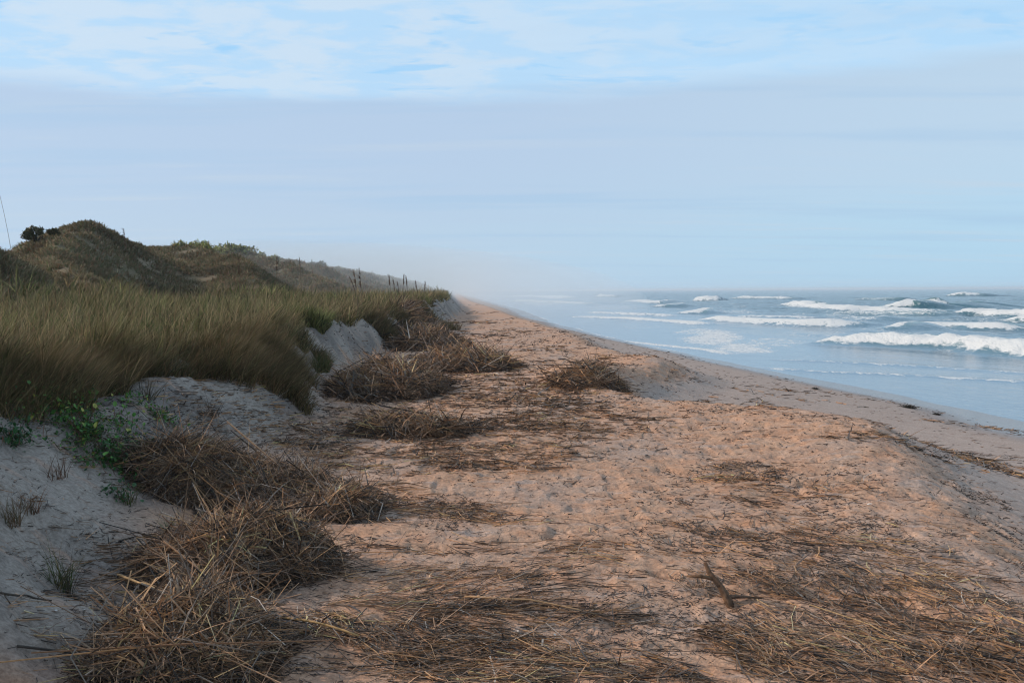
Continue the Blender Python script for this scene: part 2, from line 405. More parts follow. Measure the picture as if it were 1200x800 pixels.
        fm = fo * np.where(s < 0, ss(-max(ft * 1.4, wf * 1.5), -max(ft * .3, wf * .6), s + .35 * ft * fbm(x / .7, y / .9, 3, wi)), ss(ft * .75, ft * .1, s + .4 * ft * fbm(x / .9, y / 1.2, 3, wi + 1))) * np.clip(tap * 1.4, 0, 1)
        foam[sel] = np.maximum(foam[sel], fm)
        if hh > .6: z[sel] += 0.22 * hh * fm * fbm(x / .8, y / .8, 2, 3)
        if hh > .3: face[sel] = np.maximum(face[sel], prof * tap * (s < wb * .3))
        # thin trail of old foam behind and before
        foam[sel] = np.maximum(foam[sel], 0.30 * fo * ss(ft * 4.5, ft, np.abs(s)) * ss(0.02, .2, np.sin(np.clip(tt, 0, 1) * math.pi)))
    for (px, py, rx, ry, v) in [(835, 395, 50, 12, .75), (865, 408, 55, 9, .72), (820, 388, 40, 8, .6), (905, 400, 60, 8, .5), (760, 383, 60, 4, .35), (960, 390, 80, 8, .4), (1100, 395, 90, 5, .4), (720, 360, 70, 5, .45), (860, 366, 40, 4, .5), (640, 355, 50, 4, .5), (1130, 375, 80, 3, .45), (1000, 372, 60, 4, .5), (950, 418, 60, 4, .35)]:
        cx, cy = px2sea(px, py)
        hw = rx / FPX * cy; hd = ry * cy * cy / (FPX * (CAMZ - SEA))
        d = np.sqrt(((XX - cx * YY / cy) / hw) ** 2 + ((YY - cy) / hd) ** 2)
        foam = np.maximum(foam, v * ss(1.1, .3, d + .3 * fbm(XX / 3, YY / 4, 3, 2)))
    # ragged lip of the swash
    dep = np.full_like(XX, 1.0); q_ = U < 9; dep[q_] = SEA - H(XX[q_], YY[q_], False)
    e = dep / .1 + 0.3 * fbm(XX / .8, YY / 2, 3, 2)
    foam = np.maximum(foam, 0.72 * ss(.42, .12, np.abs(e - .28)) * ss(-.2, .3, fbm(YY / 7, U * 0 + 3, 2, 4)))
    foam = np.maximum(foam, .42 * ss(8, 20, U) * ss(120, 60, U) * ss(.0, .5, fbm(XX / 5, YY / 12, 3, 1)))
    # scattered whitecaps far out
    cap = vn(XX / 9, YY / 20, 2) * vn(XX / 2.2, YY / 5, 3)
    foam = np.maximum(foam, 0.6 * ss(.68, .80, cap) * ss(60, 120, U) * (1 - .6 * ss(600, 1500, dist)))
    deep = ss(6, 45, U + 5 * fbm(XX / 10, YY / 20, 2, 1))
    z = z * (1 - .7 * ss(1500, 5000, dist))
    o = mesh_np('sea', np.stack([XX, YY, SEA + z], 1), grid_faces(len(us), len(yy)), sea_material(), {'foam': foam, 'deep': deep, 'face': face})
    tag(o, kind='structure', label='blue grey sea with white breakers rolling towards the beach')
    print('sea', len(XX))
build_sea()

# ------------------------------------------------------------------ dune grass
PG = [((0.20, 0.145, 0.07), 4), ((0.13, 0.115, 0.05), 4), ((0.08, 0.09, 0.038), 2.5), ((0.34, 0.24, 0.13), 3), ((0.23, 0.13, 0.075), 1.8), ((0.12, 0.085, 0.05), 2)]
def project_x(x, y): return 600 + x / np.maximum(y, .1) * FPX
def grass_points(n, ymin, ymax, power):
    """terrace points with density falling with distance, only where the frame (with margin) can see"""
    u = rng.random(n)
    y = (ymin ** power + u * (ymax ** power - ymin ** power)) ** (1 / power)
    c = crest(y)
    lim = -0.62 * y - 1.5
    x = c + 0.55 + (lim - c) * rng.random(n) ** 1.6
    x = c + 0.3 - np.abs(x - c)
    return x, y
def build_grass():
    parts = []
    for (n, y0, y1, pw, lmin, lmax, wk) in ((125000, 4.5, 22, 0.35, .38, .74, 1.0), (80000, 20, 70, 0.3, .4, .72, 1.0), (24000, 65, 260, .4, .5, .95, 1.0)):
        x, y = grass_points(n, y0, y1, pw)
        c = crest(y) + 0.35 * fbm(y / 2.2, x * 0 + 5, 3, 2)
        over = x - c
        clump = vn(x / .42, y / .42, 1); gx_ = vn((x + .05) / .42, y / .42, 1) - clump; gy_ = vn(x / .42, (y + .05) / .42, 1) - clump; out_ = np.arctan2(-gy_, -gx_)
        keep = (rng.random(n) < ss(.22, .62, clump) + .12) & (over < -0.05 + 0.5 * vn(x / .8, y / .8, 4))
        keep &= ~((x < -9.5) & (H(x, y, False) > 1.75))
        x, y, clump, out_ = x[keep], y[keep], clump[keep], out_[keep]; n = len(x)
        z = H(x, y, False) - .02
        d = np.hypot(x, y)
        L = (lmin + (lmax - lmin) * clump) * rng.uniform(.45, 1.15, n) * (0.78 + .5 * vn(x / 1.6, y / 1.6, 2))
        ez = ss(0.3, -.9, x - crest(y)); L = L * (0.65 + 0.35 * ez)
        W = np.maximum(.0085, .0010 * d) * rng.uniform(.45, 1.4, n)
        az = np.where(rng.random(n) < .6, out_ + rng.normal(0, .6, n), rng.normal(R(-15), 1.2, n))
        col = pick(PG, n, jit=.40)
        tone = vn(x / 1.4, y / 2.0, 3)[:, None]
        col = col * np.array([.86, .92, .86]) * (0.72 + .5 * tone) * np.where(vn(x / 2.2, y / 3, 5)[:, None] > .6, np.array([.85, 1.08, .85]), np.array([1, 1, 1]))
        parts.append(blades(np.stack([x, y, z], 1), az, rng.uniform(.0, .6, n), L, W, rng.uniform(.0, 1.9, n), col, segs=4))
        print('grass', n)
    # taller pale stems standing out of the mass
    n = 9000; x, y = grass_points(n, 5, 80, .3); k = (x < crest(y) - .1) & (H(x, y, False) < 1.7); x, y = x[k], y[k]; n = len(x); d = np.hypot(x, y)
    parts.append(blades(np.stack([x, y, H(x, y, False)], 1), rng.normal(R(-15), 1.3, n), rng.uniform(0, .5, n), rng.uniform(.5, .92, n), np.maximum(.0045, .00055 * d), rng.uniform(.1, 1.6, n), pick([((.42, .31, .17), 3), ((.26, .24, .11), 2), ((.34, .2, .12), 1)], n), segs=4))
    # tongues of grass growing down the slope
    for (px, py, r, n, hh) in ((300, 420, .75, 5200, .55), (322, 447, .42, 3000, .38), (275, 432, .5, 2600, .5), (345, 432, .3, 900, .35), (240, 438, .35, 1500, .38), (375, 425, .25, 700, .35), (455, 398, .9, 2600, .5), (475, 385, .9, 1600, .45), (500, 370, 1.6, 2200, .5),
                            (150, 440, .4, 1700, .4), (60, 455, .5, 3000, .5), (110, 455, .4, 1500, .4), (10, 470, .45, 1600, .45)):
        cx, cy, _ = px2w(px, py)
        a = rng.uniform(0, 2 * math.pi, n); q = r * np.sqrt(rng.random(n)) * (0.75 + .4 * np.sin(3 * a + px))
        x = cx + q * np.cos(a); y = cy + q * np.sin(a) * 1.5
        z = H(x, y, False) - .01; d = np.hypot(x, y)
        parts.append(blades(np.stack([x, y, z], 1), rng.normal(R(-20), .9, n), rng.uniform(.05, .6, n), hh * rng.uniform(.5, 1.1, n), np.maximum(.005, .0007 * d) * rng.uniform(.6, 1.3, n), rng.uniform(.3, 1.5, n), pick(PG, n, jit=.28) * .9))
    V, F, C = join(parts)
    o = mesh_np('dune_grass', V, F, M_grass, smooth=False, cols=np.clip(C, 0, 1))
    tag(o, kind='stuff', label='dense brown and olive beach grass covering the low front dune', cat='grass')
build_grass()

# scrubby cover of the back dunes
def build_scrub():
    n = 900000
    y = np.exp(rng.uniform(math.log(16), math.log(420), n))
    x = -8.0 + (-0.62 * y - 2 + 8.0) * rng.random(n); x = np.where(y > 90, np.minimum(-8, crest(y) - 4) - rng.random(n) * 45, x)
    h = H(x, y, False)
    keep = (h > 1.35) & (vn(x / .9, y / .9, 1) + .6 * vn(x / 4, y / 4, 2) + .3 * rng.random(n) > .58)
    x, y, h = x[keep], y[keep], h[keep]; n = len(x)
    d = np.hypot(x, y)
    pal = [((0.16, 0.14, 0.075), 4), ((0.22, 0.155, 0.09), 4), ((0.13, 0.135, 0.065), 3), ((0.25, 0.15, 0.09), 2), ((0.30, 0.235, 0.14), 1.5)]
    tone = vn(x / 5, y / 5, 4)[:, None]
    col = pick(pal, n, jit=.16) * (0.7 + .4 * tone) * (.62 + .8 * vn(x / 1.3, y / 1.6, 5)[:, None])
    L = np.maximum(.2, .0036 * d) * rng.uniform(.6, 1.5, n)
    W = np.maximum(.02, .0013 * d) * rng.uniform(.7, 1.5, n)
    V, F, C = blades(np.stack([x, y, h - .03], 1), rng.uniform(0, 6.28, n), rng.uniform(.1, .9, n), L, W, rng.uniform(.2, 1.4, n), col, segs=2, tip=.3)
    o = mesh_np('dune_scrub_grass', V, F, M_grass, smooth=False, cols=np.clip(C, 0, 1))
    tag(o, kind='stuff', label='brown scrub and grass covering the high back dunes', cat='grass')
    print('scrub', n)
build_scrub()

# ------------------------------------------------------------------ straw wrack
PS = [((0.55, 0.31, 0.15), 2.4), ((0.40, 0.225, 0.125), 4), ((0.25, 0.165, 0.105), 4), ((0.11, 0.08, 0.06), 3), ((0.05, 0.04, 0.035), 3.0), ((0.34, 0.28, 0.23), 1.4)]
PSd = [((0.38, 0.215, 0.12), 2), ((0.24, 0.145, 0.09), 3.5), ((0.13, 0.088, 0.065), 4), ((0.05, 0.04, 0.036), 4), ((0.24, 0.20, 0.17), 1.2)]
patches = [  # px, py, rx, ry, density, image tilt
    (500, 512, 150, 20, .9), (640, 503, 90, 15, .75), (445, 500, 80, 12, .7), (560, 545, 90, 8, .55), (490, 602, 130, 14, .9), (560, 606, 60, 8, .6),
    (440, 660, 130, 22, .6), (590, 680, 110, 16, .6), (540, 725, 150, 26, .85), (400, 742, 110, 14, .9), (640, 778, 150, 24, .9), (470, 785, 100, 18, .5), (560, 755, 150, 10, .6),
    (760, 648, 110, 30, .6), (870, 560, 45, 12, .6), (930, 590, 90, 22, .75), (880, 620, 110, 20, .6), (1010, 640, 110, 26, .85), (960, 690, 160, 22, .8), (1100, 700, 110, 26, .8),
    (870, 735, 90, 12, .6), (1000, 765, 190, 26, .95), (1130, 760, 120, 30, .95), (1170, 790, 80, 20, .8), (860, 795, 120, 14, .6), (760, 715, 60, 10, .4),
    (1120, 532, 90, 9, .8), (1170, 550, 60, 9, .9), (1060, 520, 60, 4, .6), (1000, 510, 40, 3, .4), (865, 473, 45, 5, .7), (905, 478, 30, 3, .5), (1150, 500, 70, 3, .35),
    (520, 460, 90, 10, .7), (600, 448, 80, 12, .55), (560, 470, 70, 8, .6), (700, 470, 60, 10, .55), (745, 488, 50, 6, .8), (650, 478, 60, 8, .5), (600, 492, 60, 8, .6),
    (610, 425, 60, 5, .35), (560, 395, 40, 4, .5), (640, 410, 40, 3, .4), (720, 420, 40, 4, .35), (520, 372, 30, 3, .8), (565, 378, 40, 2, .7), (600, 388, 50, 2, .5), (560, 366, 25, 1.5, .7), (550, 358, 18, 1, .6),
    (690, 440, 60, 10, .6), (780, 440, 20, 4, .4), (840, 452, 60, 2, .4), (900, 455, 60, 2, .3), (960, 470, 60, 2, .3),
    (230, 489, 30, 5, .5), (330, 500, 60, 6, .3), (360, 520, 50, 8, .4), (280, 470, 60, 10, .12), (150, 700, 60, 40, .25), (60, 640, 60, 30, .1), (90, 700, 40, 14, .5),
    (600, 520, 120, 14, .5), (470, 530, 110, 10, .6), (430, 485, 60, 14, .5), (640, 465, 80, 10, .5), (560, 440, 70, 8, .6), (660, 455, 40, 6, .5), (780, 500, 60, 5, .4), (400, 470, 60, 12, .25),
    (60, 600, 60, 20, .22), (120, 640, 60, 20, .22), (250, 470, 70, 14, .22), (330, 480, 70, 12, .3), (200, 520, 60, 14, .22), (40, 740, 60, 20, .2), (150, 660, 50, 14, .3), (60, 540, 50, 14, .2), (110, 560, 60, 14, .25),
    (480, 545, 70, 8, .35), (420, 545, 40, 8, .6), (440, 575, 50, 20, .5),
]
def build_wrack():
    parts = []; dust = []
    for i, (px, py, rx, ry, dn) in enumerate(patches):
        cx, cy, cz = px2w(px, py)
        hgt = CAMZ - cz
        hw = rx / FPX * cy; hd = ry * cy * cy / (FPX * hgt)
        n = int(min(20000, dn * (1.4 if cy < 9 else 4.6) * rx * ry * (1 if py > 400 else 1.5)))
        L0 = .17 if cy < 9 else .15 + .006 * (cy - 9)
        a = rng.uniform(0, 2 * math.pi, n); q = np.sqrt(rng.random(n)) * 1.65
        lx = q * np.cos(a); ly = q * np.sin(a)
        x = cx + lx * hw + ly * hd * cx / cy; y = cy + ly * hd
        th = R(-50) if px > 780 else R(-14)
        ua = x * math.cos(th) + y * math.sin(th); va = -x * math.sin(th) + y * math.cos(th)
        cl = fbm(ua / (.55 + .05 * cy), va / (.17 + .02 * cy), 4, 2, .62) * 1.15
        w = ss(1.65, .2, q) * ss(-.38, .22, cl) * (.3 + .7 * ss(-.3, .2, fbm(x / .13, y / .16, 2, 3)))
        k = rng.random(n) < w
        x, y, cl = x[k], y[k], cl[k]; n = len(x)
        pile = np.clip(cl, 0, 1) * .045 * dn * (1 + .03 * cy)
        z = H(x, y) + .004 + rng.random(n) * (pile + .006)
        d = y
        az = np.where(px > 780, R(-52), R(-12) + (px < 420) * R(-20)) + rng.normal(0, .50 if cy < 9 else .85, n) + 1.1 * fbm(x / .6, y / .8, 2, 3)
        L = L0 * .8 * np.exp(rng.normal(0, .55, n)); L = np.clip(L, .03, .7)
        Rd = np.maximum(.0021, .00036 * d) * np.exp(rng.normal(0, .35, n))
        tone = .62 + .75 * ss(-.5, .7, fbm(x / .5, y / .5, 2, 4))[:, None]
        j = rng.random(n) < .35; nj = int(j.sum())
        parts.append(blades(np.stack([x[j], y[j], z[j]], 1), az[j] + rng.normal(0, .8, nj), rng.uniform(.9, 1.5, nj), L[j] * .8, Rd[j] * 3.2, rng.uniform(0, .9, nj), np.clip(pick(PSd, nj, jit=.3) * 1.25, 0, .7)))
        parts.append(straws(np.stack([x, y, z], 1), az, rng.normal(0, .07, n), L, Rd, np.clip(pick(PS, n, jit=.22) * tone * 1.3, 0, .75), bend=.05))
    # loose bits everywhere on the berm
    n = 42000
    y = np.exp(rng.uniform(math.log(3.2), math.log(60), n)); x = rng.uniform(-.52, .60, n) * y
    k = (x > toe(y) - 2.4) & (x < lip(y) + 8) & (rng.random(n) < .12 + .75 * ss(.0, .5, fbm(x / .9, y / 1.3, 3, 1)) * np.where(x > lip(y) + .2, .25, 1) * np.where(x > toe(y), 1, 1.1)) & (x < shore(y) - 2.5)
    x, y = x[k], y[k]; n = len(x)
    z = H(x, y) + .003
    parts.append(straws(np.stack([x, y, z], 1), rng.normal(-.4, .7, n), rng.normal(0, .10, n), np.clip(.07 * np.exp(rng.normal(0, .6, n)), .02, .5) * (1 + y * .03), np.maximum(.0012, .00026 * y) * rng.uniform(.6, 1.5, n), pick(PSd, n, jit=.25), bend=.08))
    # short dark crumbs of broken reed
    n = 110000
    y = np.exp(rng.uniform(math.log(3.2), math.log(40), n)); x = rng.uniform(-.52, .56, n) * y
    k = (x > toe(y) - 2.0) & (x < lip(y) + .9) & (rng.random(n) < .08 + .9 * ss(.05, .5, fbm(x / .5 + 9, y / .8, 3, 0)))
    x, y = x[k], y[k]; n = len(x)
    parts.append(straws(np.stack([x, y, H(x, y) + .003], 1), rng.uniform(0, 6.28, n), rng.normal(0, .3, n), rng.uniform(.012, .05, n) * (1 + y * .04), np.maximum(.0018, .0004 * y) * rng.uniform(.6, 1.4, n), pick([((.06, .047, .04), 3), ((.14, .10, .075), 2), ((.3, .22, .17), 1)], n), bend=.1))
    V, F, C = join(parts)
    o = mesh_np('straw_litter', V, F, M_straw, smooth=False, cols=np.clip(C, 0, 1))
    tag(o, kind='stuff', label='flat mats of broken dry reeds strewn over the sand', cat='straw')
    print('straws', len(V) // 9)
build_wrack()

def heap(px, py, wid, dep, hgt, n, label, L0=.28, rot=0.0, pal=PSd, seed=1, azm=-.3, thick=1.0, loose=.5):
    """wid, dep = half sizes in metres; centre of the base seen at px, py"""
    r = np.random.default_rng(seed)
    cx, cy, cz = px2w(px, py)
    o0 = empty('straw_heap', (cx, cy, cz)); 
    def dome(a, b):      # local -1..1
        rr = np.sqrt(a * a + b * b)
        return np.clip(1 - rr ** 1.5 + .62 * fbm(a * 1.5 + seed, b * 1.5, 3, seed), 0, 1.15) ** .85 * (.55 + .75 * vn(a * 3.1 + seed, b * 3.1, seed)) * ss(1.25, .8, rr)
    g = 44
    A, B = np.meshgrid(np.linspace(-1.05, 1.05, g), np.linspace(-1.05, 1.05, g)); A = A.ravel(); B = B.ravel()
    cr, sr = math.cos(rot), math.sin(rot)
    def place(a, b):
        lx, ly = a * wid, b * dep
        return cx + lx * cr - ly * sr, cy + lx * sr + ly * cr
    x, y = place(A, B)
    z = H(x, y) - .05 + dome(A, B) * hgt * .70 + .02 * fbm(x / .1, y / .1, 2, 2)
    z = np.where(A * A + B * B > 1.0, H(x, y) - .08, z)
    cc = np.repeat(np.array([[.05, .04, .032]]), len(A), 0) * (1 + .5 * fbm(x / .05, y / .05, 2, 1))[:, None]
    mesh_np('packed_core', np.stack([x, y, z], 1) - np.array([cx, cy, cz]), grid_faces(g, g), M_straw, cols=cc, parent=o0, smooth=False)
    a = r.uniform(0, 2 * math.pi, n); q = r.random(n) ** .5 * 1.12
    la, lb = q * np.cos(a), q * np.sin(a)
    kk = r.random(n) < .12 + 4 * dome(la, lb); la, lb, q = la[kk], lb[kk], q[kk]; n = len(la)
    x, y = place(la, lb)
    dm = dome(la, lb)
    z = H(x, y) + dm * hgt * r.uniform(.62, 1.06, n) + .01 + .03 * r.random(n)
    az = azm + r.normal(0, .85, n)
    tl = r.normal(0, .28, n)
    # stalks follow the slope of the heap
    e = .05
    gx = (dome(la + e, lb) - dm) / e * hgt / wid; gy = (dome(la, lb + e) - dm) / e * hgt / dep
    sl = np.arctan(gx * np.cos(az - rot) + gy * np.sin(az - rot)) * .8
    L = np.clip(L0 * np.exp(r.normal(-.15, .6, n)), .03, 1.3) * (.6 + .4 * np.clip(dm * 2, 0, 1))
    Rd = np.maximum(.0027, .00036 * cy) * np.exp(r.normal(-.1, .4, n)) * thick
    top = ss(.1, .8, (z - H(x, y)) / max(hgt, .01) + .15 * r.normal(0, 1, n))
    c_sunlit = np.clip(pick(PS, n, r, .3) * 1.25, 0, .75); c_shade = pick(PSd, n, r) * .72
    col = c_sunlit * top[:, None] + c_shade * (1 - top[:, None])  # sunlit tops and shaded lower gaps of the heap put into stalk colour
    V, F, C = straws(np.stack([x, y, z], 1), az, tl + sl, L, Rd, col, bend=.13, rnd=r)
    # a few stalks sticking up
    m = int(n * .03 * loose)
    i = r.choice(n, m)
    V2, F2, C2 = straws(np.stack([x[i], y[i], z[i] + .03], 1), r.uniform(0, 6.28, m), r.uniform(.3, 1.2, m), L[i] * .8, Rd[i] * .9, pick(PS, m, r) * 1.1, bend=.06, rnd=r)
    j = r.random(n) < .55; nj = int(j.sum())
    B3 = blades(np.stack([x[j], y[j], z[j] + .01], 1), r.uniform(0, 6.28, nj), r.uniform(.5, 1.5, nj), L[j] * .55, Rd[j] * 3.2, r.uniform(-.3, 1.6, nj), np.clip(col[j] * 1.1, 0, .7), segs=4, rnd=r)
    V, F, C = join([(V, F, C), (V2, F2, C2), B3])
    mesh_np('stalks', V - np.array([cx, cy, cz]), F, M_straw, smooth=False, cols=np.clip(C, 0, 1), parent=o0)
    tag(o0, label, 'straw heap', 'heaps of dry reeds along the dune foot')
    return o0
heap(298, 590, .95, .58, .27, 14000, 'largest heap of dry reeds, directly below the leafy green vines on the dune', seed=11, L0=.30, azm=-.25)
heap(275, 670, .58, .54, .25, 9500, 'middle heap of tangled reeds between the largest heap and the bottom one', seed=12, L0=.26, azm=-.35)
heap(222, 778, .43, .50, .20, 8000, 'dark reed heap at the bottom edge of the picture by the bluish sand slope', seed=13, L0=.24, azm=-.6)
heap(385, 600, .42, .50, .15, 3000, 'low dark reed heap joined to the right end of the largest heap', seed=14, L0=.24, azm=-.2)
heap(458, 455, 1.0, 1.9, .30, 8500, 'rusty brown reed heap beside the last tuft of grass on the sandy slope', seed=15, L0=.5, azm=-.3)
heap(500, 404, 1.3, 3.8, .42, 7500, 'dark wide reed heap lying against the grassy edge of the front dune', seed=16, L0=.7, azm=-.3)
heap(548, 430, 1.15, 2.0, .22, 5000, 'reed heap out on the open sand, reaching farthest from the dune foot', seed=17, L0=.55, azm=-.1)
heap(490, 507, .80, .65, .15, 5000, 'low dark reed heap in the middle of the flat reed mats', seed=18, L0=.3, azm=-.1)
heap(690, 446, .62, .9, .11, 1800, 'brown reed heap on top of the sand mound at the hollow in the berm', seed=19, L0=.4, azm=-.1)
heap(490, 385, .9, 3.6, .38, 2500, 'distant dark reed heap tucked under the grass behind the wide heap', seed=20, L0=.8, azm=-.3)

# ------------------------------------------------------------------ plants
def tuft(px, py, n, h, label, pal=PG, spread=.06, width=.005, seed=3, lean=.5):
    r = np.random.default_rng(seed); cx, cy, cz = px2w(px, py)
    a = r.uniform(0, 6.28, n); q = spread * np.sqrt(r.random(n))
    P = np.stack([q * np.cos(a), q * np.sin(a), np.full(n, -.01)], 1)
    V, F, C = blades(P, r.uniform(0, 6.28, n), r.uniform(.02, lean, n), h * r.uniform(.5, 1.1, n), width * r.uniform(.6, 1.3, n), r.uniform(.1, 1.1, n), pick(pal, n, r), segs=4, rnd=r)
    o = mesh_np('grass_tuft', V, F, M_grass, smooth=False, cols=C); o.location = (cx, cy, cz)
    tag(o, label, 'grass tuft', 'grass tufts on the sand slope')
GRN = [((0.06, .10, .03), 3), ((.10, .12, .04), 2), ((.20, .15, .07), 2)]
tuft(72, 690, 70, .30, 'green and tan grass tuft alone on the bluish slope left of the reed heaps', GRN, .05, seed=31)
tuft(82, 700, 26, .34, 'thin dark sprig just right of the tuft on the bluish slope', [((.06, .05, .035), 1)], .02, .004, seed=32)
tuft(12, 615, 60, .22, 'brown withered tuft at the left edge of the frame on the slope', [((.16, .10, .055), 2), ((.1, .09, .04), 1)], .07, seed=33)
tuft(35, 600, 45, .18, 'small reddish tuft beside the withered tuft at the left edge', [((.2, .10, .06), 2), ((.1, .07, .04), 1)], .06, seed=34)
tuft(62, 560, 40, .2, 'short dead stems below the leafy vines near the left edge', [((.15, .08, .05), 2)], .1, seed=35)
tuft(245, 487, 60, .22, 'dark bare twiggy tuft in the middle of the sandy slope', [((.07, .05, .04), 3), ((.14, .09, .06), 1)], .10, .006, seed=36, lean=1.0)
tuft(172, 468, 60, .30, 'dark spiky tuft under the grass edge at the top of the sandy slope', [((.06, .055, .035), 3), ((.14, .1, .06), 1)], .08, .006, seed=37, lean=.8)
tuft(196, 625, 40, .17, 'pale green sprig rooted in the middle reed heap', [((.16, .19, .09), 2), ((.25, .2, .1), 1)], .03, seed=38)
tuft(150, 590, 45, .22, 'olive sprig at the left foot of the largest reed heap', [((.08, .10, .035), 2), ((.16, .12, .06), 1)], .07, seed=39)
tuft(372, 436, 260, .42, 'isolated green bushy tuft between the sandy slope and the rusty reed heap', [((.07, .085, .03), 3), ((.13, .12, .05), 2)], .22, .012, seed=40, lean=.7)

def vine(px, py, rx, ry, n, label, seed, pal, leaf=.028, up=.16):
    r = np.random.default_rng(seed); cx, cy, cz = px2w(px, py)
    o = empty('beach_vine', (cx, cy, cz))
    hw = rx / FPX * cy; hd = ry / FPX * cy * 1.6
    st = []; LV, LF, LC = [], [], []
    ns = max(5, n // 26)
    sp = []
    for s in range(ns):
        a = r.uniform(0, 6.28); m = 7; x = r.normal(0, hw * .35); y = r.normal(0, hd * .35); pts = []
        pts.append((0, 0, .0))
        for k in range(m):
            x += math.cos(a) * hw * .13; y += math.sin(a) * hd * .13; a += r.normal(0, .5)
            z = float(H(np.array([cx + x]), np.array([cy + y]))[0]) - cz + .02 + up * (.3 + .7 * r.random()) * (k / m) * r.random()
            pts.append((x, y, z))
        sp.append(np.array(pts))
    P0 = np.concatenate([p[:-1] for p in sp]); P1 = np.concatenate([p[1:] for p in sp]); mid = (P0 + P1) / 2; dv = P1 - P0; Ls = np.linalg.norm(dv, axis=1)
    V, F, C = straws(mid, np.arctan2(dv[:, 1], dv[:, 0]), np.arcsin(np.clip(dv[:, 2] / Ls, -1, 1)), Ls, np.full(len(mid), .0025), pick([((.16, .07, .04), 1), ((.09, .08, .035), 1)], len(mid), r), bend=.02, rnd=r)
    mesh_np('stem', V, F, M_straw, cols=C, parent=o)
    allp = np.concatenate(sp)
    i = r.choice(len(allp), n); c = allp[i] + r.normal(0, 1, (n, 3)) * np.array([.05, .06, .035]); c[:, 2] = np.maximum(c[:, 2], H(cx + c[:, 0], cy + c[:, 1]) - cz + .012)
    # each leaf: folded oval of 6 vertices
    sz = leaf * np.exp(r.normal(0, .3, n)); az = r.uniform(0, 6.28, n); ti = r.normal(.5, .5, n)
    d = np.stack([np.cos(az) * np.cos(ti), np.sin(az) * np.cos(ti), np.sin(ti)], 1); s = np.stack([-np.sin(az), np.cos(az), np.zeros(n)], 1); u = np.cross(d, s)
    sh = [(0, 0, 0), (.35, .34, .10), (.75, .26, .08), (1, 0, 0), (.75, -.26, .08), (.35, -.34, .10)]
    V = np.stack([c + (d * a + s * b + u * e) * sz[:, None] for a, b, e in sh], 1).reshape(-1, 3)
    b = np.arange(n)[:, None] * 6; F = np.concatenate([b + np.array([[0, 1, 2, 3]]), b + np.array([[0, 3, 4, 5]])])
    mesh_np('leaves', V, F, M_leaf, smooth=False, cols=np.repeat(pick(pal, n, r, .25), 6, 0), parent=o)
    tag(o, label, 'vine', 'leafy vines on the dune face')
GR = [((.07, .20, .04), 4), ((.12, .26, .05), 3), ((.32, .32, .07), 1.3), ((.035, .08, .025), 3)]
vine(28, 462, 60, 18, 800, 'yellow green leafy vine under the grass at the left edge', 51, [((.19, .30, .05), 3), ((.10, .22, .04), 4), ((.38, .34, .09), 1)], up=.3)
vine(104, 506, 46, 44, 1300, 'large bright green vine trailing down the dune face above the largest heap', 52, GR, up=.3)
vine(140, 542, 48, 26, 700, 'dark green vine just above the left end of the largest reed heap', 53, [((.035, .11, .025), 3), ((.05, .14, .03), 2)], up=.22)
vine(18, 522, 22, 14, 260, 'small dark vine clump at the left edge below the grass', 54, [((.03, .09, .03), 3), ((.05, .12, .03), 1)], up=.2)
vine(184, 490, 40, 10, 240, 'thin low vine on the sand right of the large bright vine', 55, GR, leaf=.03, up=.08)
vine(140, 585, 14, 7, 70, 'tiny dark green plant at the left foot of the largest heap', 56, [((.03, .09, .025), 1)], up=.1)

def sea_oat(px, ybase, top_px, top_py, label=None, group='sea oats above the dune grass', seed=1, head=.30, base=None, thick=1.0):
    """tall stalk; base on the dune at depth ybase, tip seen at top_px, top_py"""
    r = np.random.default_rng(seed)
    x0 = at_depth(px, ybase); z0 = H1(x0, ybase)
    v = ray(top_px, top_py); tip = np.array([v[0] * ybase, ybase, CAMZ + v[2] * ybase])
    b = np.array([x0, ybase, z0]); o = empty('sea_oat', tuple(b))
    hgt = tip[2] - z0
    m = 9; t = np.linspace(0, 1, m)[:, None]
    c = np.array([0, 0, 1.0]) * t * hgt; c[:, 0] += (t[:, 0] ** 2.2) * (tip[0] - x0)
    rad = max(.003, .0003 * ybase) * thick * (1 - .5 * t[:, 0])
    ring = [(math.cos(k * 2.094), math.sin(k * 2.094), 0) for k in range(3)]
    V = (c[:, None, :] + np.array(ring)[None] * rad[:, None, None]).reshape(-1, 3)
    F = np.array([[i * 3 + j, i * 3 + (j + 1) % 3, i * 3 + 3 + (j + 1) % 3, i * 3 + 3 + j] for i in range(m - 1) for j in range(3)])
    mesh_np('stalk', V, F, M_straw, cols=np.repeat(np.array([[.16, .11, .07]]), len(V), 0), parent=o)
    if head:
        n = 46; tt = 1 - r.random(n) * min(.45, head / hgt); P = np.stack([np.interp(tt, t[:, 0], c[:, 0]), np.zeros(n), tt * hgt], 1)
        V, F, C = blades(P, r.normal(0 if tip[0] > x0 else 3.14, .8, n), r.uniform(.15, .7, n), head * .20 * r.uniform(.6, 1.2, n), np.full(n, max(.008, .0007 * ybase)), r.uniform(.5, 1.6, n), pick([((.17, .09, .05), 1), ((.11, .06, .04), 1)], n, r), segs=2, tip=.5, rnd=r)
        mesh_np('seed_head', V, F, M_straw, smooth=False, cols=C, parent=o)
    return tag(o, label, 'sea oats', group)
sea_oat(22, 11.5, -1, 226, 'tallest bare bending stalk at the left edge crossing the sky', seed=61, head=0, thick=1.1)
sea_oat(152, 26, 145, 268, 'stout brown sea oat standing against the sky right of the dune peak', seed=62, head=.55)
sea_oat(205, 22, 203, 338, 'short reddish sea oat at the foot of the back dune below the pale sand scar', seed=63, head=.2)
sea_oat(281, 30, 280, 304, 'sea oat in front of the green shrub ridge', seed=64, head=.45)
sea_oat(324, 34, 324, 301, 'sea oat between the green shrub ridge and the far misty dune', seed=65, head=.45)
